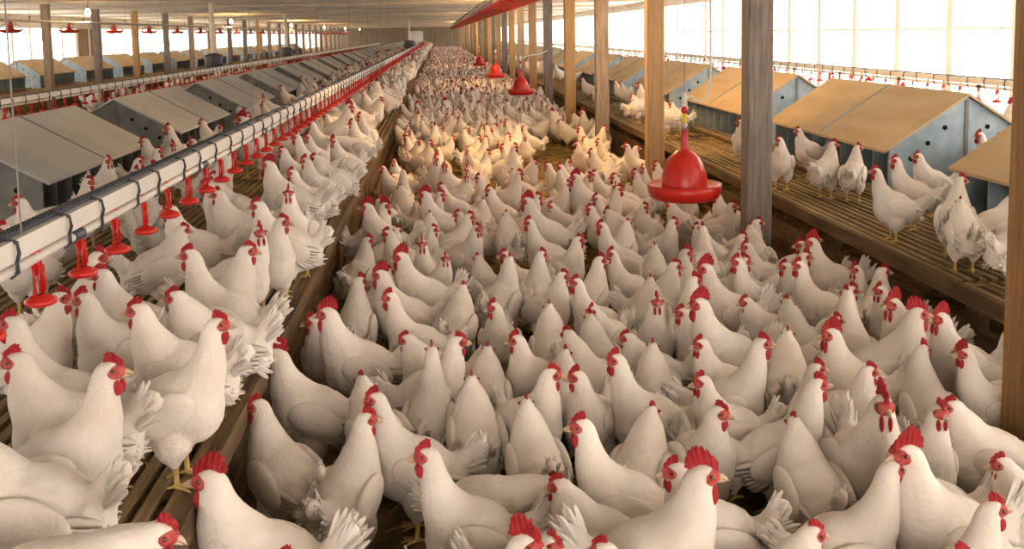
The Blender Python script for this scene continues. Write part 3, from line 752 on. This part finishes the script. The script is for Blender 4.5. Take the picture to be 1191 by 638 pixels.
 (826, 180, 0, 30, 'tall', F, 'hen looking right just behind the red bell drinker'), (843, 228, 190, 200, 'up', F, None), (852, 239, 330, 310, 'up', F, None), (650, 142, 180, 170, 'short', F, None), (688, 133, 200, 180, 'short', F, None), (562, 235, 60, 80, 'short', F, None),
 (590, 250, 70, 100, 'short', F, None), (640, 240, 200, 220, 'short', F, None), (730, 262, 80, 60, 'short', F, None), (810, 265, 90, 120, 'short', F, None), (500, 250, 80, 90, 'short', F, None), (480, 262, 20, 40, 'short', F, None), (870, 262, 90, 90, 'short', F, None), (780, 240, 200, 180, 'short', F, None),
 # right platform
 (905, 163, 190, 240, 'tall', P_, 'cream hen just right of the grey post, before the nest front'), (859, 142, 190, 220, 'tall', P_, 'hen peeking out left of the grey post on the right platform'),
 (940, 152, 180, 200, 'up', P_, 'hen at the dark openings of the tan nest, leftmost'), (971, 168, 345, 20, 'up', P_, 'cream hen with its back turned at the tan nest openings'),
 (999, 172, 0, 30, 'tall', P_, 'large white hen seen from behind on the slats, head turned right'), (997, 200, 180, 175, 'tall', P_, 'large hen standing broadside on the right slats, facing left'),
 (1040, 187, 180, 185, 'tall', P_, 'white hen facing left behind the large broadside hen'), (1066, 182, 180, 190, 'up', P_, 'hen facing left under the blue gable, farther back'),
 (1113, 153, 185, 210, 'tall', P_, 'upright hen in front of the blue gable end, left of two'), (1144, 158, 350, 320, 'tall', P_, 'hen looking right by the blue gable, right of two'),
 (1128, 211, 0, 50, 'tall', P_, 'hen on the right slats looking right before the cut-off nest'), (1175, 226, 10, 10, 'short', P_, 'hen before the nest at the right picture edge'),
 (1100, 236, 60, 75, 'short', P_, 'round-rumped hen seen from behind at the front of the right platform'), (1205, 250, 0, 15, 'short', P_, 'big hen tail-on at right edge of the platform'), (1215, 275, 350, 10, 'short', P_, None),
 (722, 97, 190, 200, 'up', P_, None), (746, 116, 10, 20, 'low', P_, None), (780, 121, 185, 190, 'up', P_, None), (677, 92, 180, 170, 'up', P_, None), (715, 95, 180, 200, 'up', P_, None), (735, 112, 190, 180, 'short', P_, None), (690, 97, 350, 20, 'up', P_, None),
]
SURF = {S: Z_SL, F: 0.0, P_: Z_SL}
LIM = {S: (-2.38, -.70), F: (-.52, 2.06), P_: (2.42, 4.6)}
def choose(pose, diff, r):
    d = (diff + 180) % 360 - 180
    if pose.startswith('r'): return 'rup' if abs(d) < 28 else ('rtl' if d > 0 else 'rtr')
    if pose in ('low', 'down', 'short'): return pose
    if abs(d) < 28: return pose
    if abs(d) < 75: return 'tl' if d > 0 else 'tr'
    return 'tl2' if d > 0 else 'tr2'
birds = []
for (hx, hy, hd_, bd_, pose, sf, lb) in B:
    pose = choose(pose, hd_ - bd_, random)
    sc = random.uniform(.92, 1.02) * (1.12 if pose[0] == 'r' else 1.0)
    sc *= {S: .94, F: .98, P_: .86}[sf] if not (sf == P_ and hx > 1105 and hy < 160) else 1.0
    pr = PROTO[pose]; h = pr['head']
    yaw = math.radians(hd_ - pr['yaw']) if pose not in ('short', 'low', 'down') else math.radians(bd_)
    q = at_z(hx, hy, SURF[sf] + h[2] * sc)
    c, s = math.cos(yaw), math.sin(yaw)
    x = q[0] - sc * (c * h[0] - s * h[1]); y = q[1] - sc * (s * h[0] + c * h[1])
    if sf == P_ and hx > 1105 and hy < 160: y -= .22
    birds.append(dict(x=x, y=y, yaw=yaw, pose=pose, sc=sc, sf=sf, label=lb, hand=True, rz=SURF[sf]))
def circles(b):
    c, s = math.cos(b['yaw']), math.sin(b['yaw'])
    return [(b['x'] + o * b['sc'] * c, b['y'] + o * b['sc'] * s, r * b['sc']) for o, r in ((.045, .098), (-.085, .09))]
def relax(bs, it=140, spring=.06):
    hx = np.array([(b['x'], b['y']) for b in bs]); p = hx.copy()
    yaw = np.array([b['yaw'] for b in bs]); sc = np.array([b['sc'] for b in bs]); sf = np.array([b['sf'] for b in bs])
    lo = np.array([LIM[b['sf']][0] for b in bs]); hi = np.array([LIM[b['sf']][1] for b in bs])
    hx0 = hx.copy(); iw = np.array([1.0 if (b['pose'] == 'short' and not b['label']) else .35 if b['label'] else .5 for b in bs])[:, None]
    same = sf[:, None] == sf[None, :]
    dirv = np.stack([np.cos(yaw), np.sin(yaw)], 1)
    for _ in range(it):
        mv = np.zeros_like(p)
        for o1, r1 in ((.045, .098), (-.085, .09)):
            c1 = p + dirv * (o1 * sc)[:, None]
            for o2, r2 in ((.045, .098), (-.085, .09)):
                c2 = p + dirv * (o2 * sc)[:, None]
                d = c1[:, None, :] - c2[None, :, :]; L = np.sqrt((d ** 2).sum(-1)) + 1e-6
                ov = (r1 * sc)[:, None] + (r2 * sc)[None, :] - L
                ov = np.where((ov > 0) & same, ov, 0); np.fill_diagonal(ov, 0)
                mv += (d / L[..., None] * ov[..., None]).sum(1) * .25
            for qx, qy in POSTS[:12]:
                d = c1 - np.array([qx, qy]); L = np.sqrt((d ** 2).sum(1)) + 1e-6
                ov = np.clip(r1 * sc + .115 - L, 0, None) * (sf == F); mv += d / L[:, None] * ov[:, None] * .5
        p = p + mv * iw * 1.5 + (hx - p) * spring
        if _ > it - 40: hx = p.copy()
        p[:, 0] = np.clip(p[:, 0], lo, hi)
        ny = (hx0[:, 0] < 3.2) & (np.abs((p[:, 1] - 4.13 + 1.525) % 3.05 - 1.525) < 1.27)            # beside a nest: stay before or behind it
        inn = ny & (sf == P_); p[:, 0] = np.where(inn & (p[:, 0] < 3.5), np.minimum(p[:, 0], 2.86), np.where(inn, np.maximum(p[:, 0], 4.22), p[:, 0]))
    for b, q in zip(bs, p): b['x'], b['y'] = float(q[0]), float(q[1])
relax(birds)

# fill the crowd between and beyond the placed birds
grid = {}
def gput(x, y, sf): grid.setdefault((sf, int(x // .5), int(y // .5)), []).append((x, y))
def gnear(x, y, sf, r):
    a, b = int(x // .5), int(y // .5)
    for i in (-1, 0, 1):
        for j in (-1, 0, 1):
            for (u, v) in grid.get((sf, a + i, b + j), ()):
                if (u - x) ** 2 + (v - y) ** 2 < r * r: return True
    return False
for b in birds: gput(b['x'] - .02 * math.cos(b['yaw']), b['y'] - .02 * math.sin(b['yaw']), b['sf'])
for qx, qy in POSTS: gput(qx, qy, F)
GAPS = [(455, 590, 34), (560, 530, 40), (935, 575, 45), (645, 190, 42), (225, 575, 40), (300, 470, 25), (565, 375, 18), (780, 170, 0), (520, 200, 25), (395, 245, 14)]
def in_gap(x, y, z):
    u, v = proj((x, y, z + .12))
    return any(abs(u - gx) < gr and abs(v - gy) < gr * .7 for gx, gy, gr in GAPS)
extra = []
def scatter(sf, xa, xb, ya, yb, dens, rmin, hand_margin=True):
    n = int((xb - xa) * (yb - ya) * dens * 6); want = (xb - xa) * (yb - ya) * dens; got = 0
    for _ in range(n):
        if got >= want: break
        x = random.uniform(xa, xb); y = random.uniform(ya, yb)
        if gnear(x, y, sf, rmin) or (y < 14 and in_gap(x, y, SURF[sf])): continue
        gput(x, y, sf); got += 1
        a = random.choice([180, 190, 200, 0, 10, 90, 270, 225, 315, 150]) + random.uniform(-30, 30)
        pose = random.choice(['up', 'up', 'tall', 'short', 'tl', 'tr', 'tl2', 'tr2', 'short', 'tall', 'low']) if random.random() > .07 else random.choice(['rup', 'rtl', 'rtr'])
        extra.append(dict(x=x, y=y, yaw=math.radians(a), pose=pose, sc=random.uniform(.91, 1.02) * (1.12 if pose[0] == 'r' else 1), sf=sf, label=None, hand=False, rz=SURF[sf]))
scatter(F, -.45, 2.0, 2.6, 5.2, .6, .30)
scatter(F, -.45, 2.0, 5.2, 10.5, 2.2, .27)
scatter(F, -.5, .7, 10.5, 17, 8, .25)
scatter(F, .7, 2.1, 10.5, 17, 5.0, .27)
scatter(F, -.5, 2.1, 17, 45, 9, .24)
scatter(F, -.5, 2.1, 45, 92, 7.5, .24)
scatter(S, -1.02, -.72, 3.6, 12, 2.5, .27)
scatter(S, -2.3, -1.2, 4, 12, 1.2, .30)
scatter(S, -1.02, -.70, 12, 90, 9, .23)
scatter(S, -2.3, -1.02, 12, 90, 4.0, .26)
scatter(P_, 2.3, 2.75, 9, 60, 2.2, .27)
scatter(P_, 4.3, 5.4, 5.0, 30, 4.0, .26)
LIM2 = {S: (-5.4, -3.9)}
def scatter_back():
    for _ in range(60):
        x = random.uniform(-5.4, -3.85); y = random.uniform(7, 40)
        if gnear(x, y, S, .3): continue
        gput(x, y, S)
        extra.append(dict(x=x, y=y, yaw=random.uniform(0, 6.28), pose=random.choice(['up', 'tall', 'short', 'tl', 'tr']), sc=random.uniform(.95, 1.05), sf=S, label=None, hand=False, rz=Z_SL))
scatter_back()

# ------------------------------------------------------------------ chickens: build
def ang_word(a):
    a = math.degrees(a) % 360
    if a < 40 or a >= 320: return 'facing right'
    if a < 140: return 'from behind'
    if a < 220: return 'facing left'
    return 'facing camera'
def zone(b):
    x, y = b['x'], b['y']
    if b['sf'] == S:
        if x < -3.7: return 'on the slats behind the grey nests'
        if x < -1.2: return 'before the ' + ('nearest grey nest' if y < 9 else 'farther grey nests')
        side = 'under the drip cups' if x < -.95 else 'by left slat edge'
        return side + (', foreground' if y < 3.6 else ', nearby' if y < 5.5 else ', midway' if y < 8 else ', distant')
    if b['sf'] == P_:
        return 'behind the tan nests' if x > 4.3 else 'on the right slats'
    side = 'litter beside slats' if x < .25 else 'in mid aisle' if x < 1.15 else 'posts side'
    k = 'foreground' if y < 3.9 else 'before grey post' if y < 5.6 else 'near bell drinker' if y < 7.5 else 'beyond bell drinker' if y < 11 else 'far back'
    return side + ', ' + k
def put(b, near):
    rooster = b['pose'][0] == 'r'
    nm = 'rooster' if rooster else 'white_hen'
    pose_w = {'low': 'head lowered', 'short': 'hunched', 'tall': 'upright'}.get(b['pose'], '')
    yaw_h = b['yaw'] + math.radians(PROTO[b['pose']]['yaw'])
    lb = b['label'] or ' '.join((('rooster ' if rooster else 'white hen ') + ang_word(yaw_h) + ' ' + pose_w + ' ' + zone(b)).split())
    g = {S: 'white chickens on the left slatted platform', F: 'white chickens on the litter of the central aisle', P_: 'white chickens on the right slatted platform'}[b['sf']]
    t = thing(nm, lb, 'chicken', (b['x'], b['y'], b['rz']), b['yaw'], g); t.scale = (b['sc'],) * 3
    pr = PROTO[b['pose']]['parts']
    for part, ms in pr.items():
        if not near and part in ('eye',): continue
        if part == 'body' and not near: ms = [MID[b['pose']]['body']]
        for m in ms: link(part, m, t)
def dist(b): return math.hypot(b['x'], b['y'])
allb = birds + extra
vis = []; rest = []
for b in allb:
    u, v = proj((b['x'], b['y'], b['rz'] + .3))
    (vis if (-40 < u < 1230 and v < 720) else rest).append(b)
vis.sort(key=lambda b: (0 if b['hand'] and dist(b) < 11 else 1, dist(b)))
N_IND = 320
ind, far = vis[:N_IND], vis[N_IND:]
for b in ind: put(b, dist(b) < 6.5)

# the rest of the flock, too many and too small to tell apart, as one mesh
def low_bird(pose, ratio, nparts):
    D = PROTO[pose]['parts']
    V = []; Fa = []; Mi = []
    def addm(me, mi):
        o = len(V); me.calc_loop_triangles()
        V.extend([tuple(v.co) for v in me.vertices])
        for t in me.loop_triangles: Fa.append(tuple(i + o for i in t.vertices)); Mi.append(mi)
    addm(decimated(D['body'][0], ratio, 'lod'), 0)
    if nparts: addm(decimated(D['tail'][0], .12, 'lod'), 0)
    addm(decimated(D['comb'][0], .25, 'lod'), 1); addm(decimated(D['face'][0], .12, 'lod'), 1)
    if nparts:
        for m in D['wattle']: addm(decimated(m, .2, 'lod'), 1)
        addm(decimated(D['beak'][0], .25, 'lod'), 2)
        for m in D['leg']: addm(decimated(m, .15, 'lod'), 2)
    return np.array(V), np.array(Fa), np.array(Mi)
LODA = {k: low_bird(k, .03, True) for k in PROTO}
LODB = {k: low_bird(k, .011, False) for k in PROTO}
VV = []; FF = []; MM = []; off = 0
for b in far:
    v, f, m = (LODA if dist(b) < 18 else LODB)[b['pose']]
    c, s = math.cos(b['yaw']), math.sin(b['yaw'])
    q = v * b['sc']
    VV.append(np.stack([q[:, 0] * c - q[:, 1] * s + b['x'], q[:, 0] * s + q[:, 1] * c + b['y'], q[:, 2] + b['rz']], 1)); FF.append(f + off); MM.append(m); off += len(v)
VV = np.concatenate(VV); FF = np.concatenate(FF); MM = np.concatenate(MM)
me = bpy.data.meshes.new('chicken_flock')
me.vertices.add(len(VV)); me.vertices.foreach_set('co', VV.ravel())
me.loops.add(len(FF) * 3); me.loops.foreach_set('vertex_index', FF.ravel().astype(np.int32))
me.polygons.add(len(FF)); me.polygons.foreach_set('loop_start', np.arange(0, len(FF) * 3, 3, dtype=np.int32))
me.polygons.foreach_set('material_index', MM.astype(np.int32))
for k in ('feather', 'comb', 'leg'): me.materials.append(M[k])
me.update(calc_edges=True); me.validate()
me.polygons.foreach_set('use_smooth', [True] * len(me.polygons))
fo = link('chicken_flock', me); tag(fo, 'distant crowd of white chickens filling the barn to the far wall', 'chickens', kind='stuff')
bpy.data.scenes.remove(_tmp)
print('BIRDS', len(birds), len(extra), 'ind', len(ind), 'far', len(far), 'tris', len(FF), 'last ind dist', dist(ind[-1]))

# ------------------------------------------------------------------ labels shared by look-alikes: say which one
NTH = ['first', 'second', 'third', 'fourth', 'fifth', 'sixth', 'seventh', 'eighth', 'ninth', 'tenth', 'eleventh', 'twelfth', 'thirteenth', 'fourteenth', 'fifteenth', 'sixteenth', 'seventeenth', 'eighteenth', 'nineteenth', 'twentieth']
bylab = {}
for o in C.objects:
    if o.parent is None and o.get('label') and not o.get('kind'): bylab.setdefault(o['label'], []).append(o)
for lb, os_ in bylab.items():
    if len(os_) < 2 or len(os_) > 20: continue
    bird = os_[0]['category'] == 'chicken'
    os_.sort(key=lambda o: proj(o.location)[0] if bird else o.location.y)
    for i, o in enumerate(os_): o['label'] = lb + ', ' + NTH[i] + (' from left' if bird else ' outward')

# ------------------------------------------------------------------ loose straw on the litter
sb = MB()
for _ in range(3500):
    x = random.uniform(-.4, 2.2); y = random.uniform(2.4, 16); a = random.uniform(0, PI); L = random.uniform(.02, .06); hw = .002
    c, s = math.cos(a), math.sin(a); z = .001
    vv = [(x - L * c + hw * s, y - L * s - hw * c, z), (x + L * c + hw * s, y + L * s - hw * c, z), (x + L * c - hw * s, y + L * s + hw * c, z), (x - L * c - hw * s, y - L * s + hw * c, z), (x - L * c, y - L * s, z + .005), (x + L * c, y + L * s, z + .006)]
    sb.add(vv, [(0, 3, 2, 1), (0, 1, 5, 4), (2, 3, 4, 5), (1, 2, 5), (3, 0, 4)])
so = sb.build('loose_straw', M['straw']); tag(so, 'loose straw bits scattered over the litter floor', 'straw', kind='stuff')
for xa, xb, side in ((-1.05, -.68, 'left'), (2.35, 3.0, 'right')):
    sb = MB()
    for _ in range(260):
        x = random.uniform(xa, xb); y = random.uniform(2.0, 10); a = random.gauss(PI / 2, .7); L = random.uniform(.015, .05); hw = .002
        c, s = math.cos(a), math.sin(a); z = Z_SL + .001
        vv = [(x - L * c + hw * s, y - L * s - hw * c, z), (x + L * c + hw * s, y + L * s - hw * c, z), (x + L * c - hw * s, y + L * s + hw * c, z), (x - L * c - hw * s, y - L * s + hw * c, z), (x - L * c, y - L * s, z + .005), (x + L * c, y + L * s, z + .006)]
        sb.add(vv, [(0, 3, 2, 1), (0, 1, 5, 4), (2, 3, 4, 5), (1, 2, 5), (3, 0, 4)])
    so = sb.build('loose_straw', M['straw']); tag(so, 'loose straw and droppings on the ' + side + ' slatted platform', 'straw', kind='stuff')
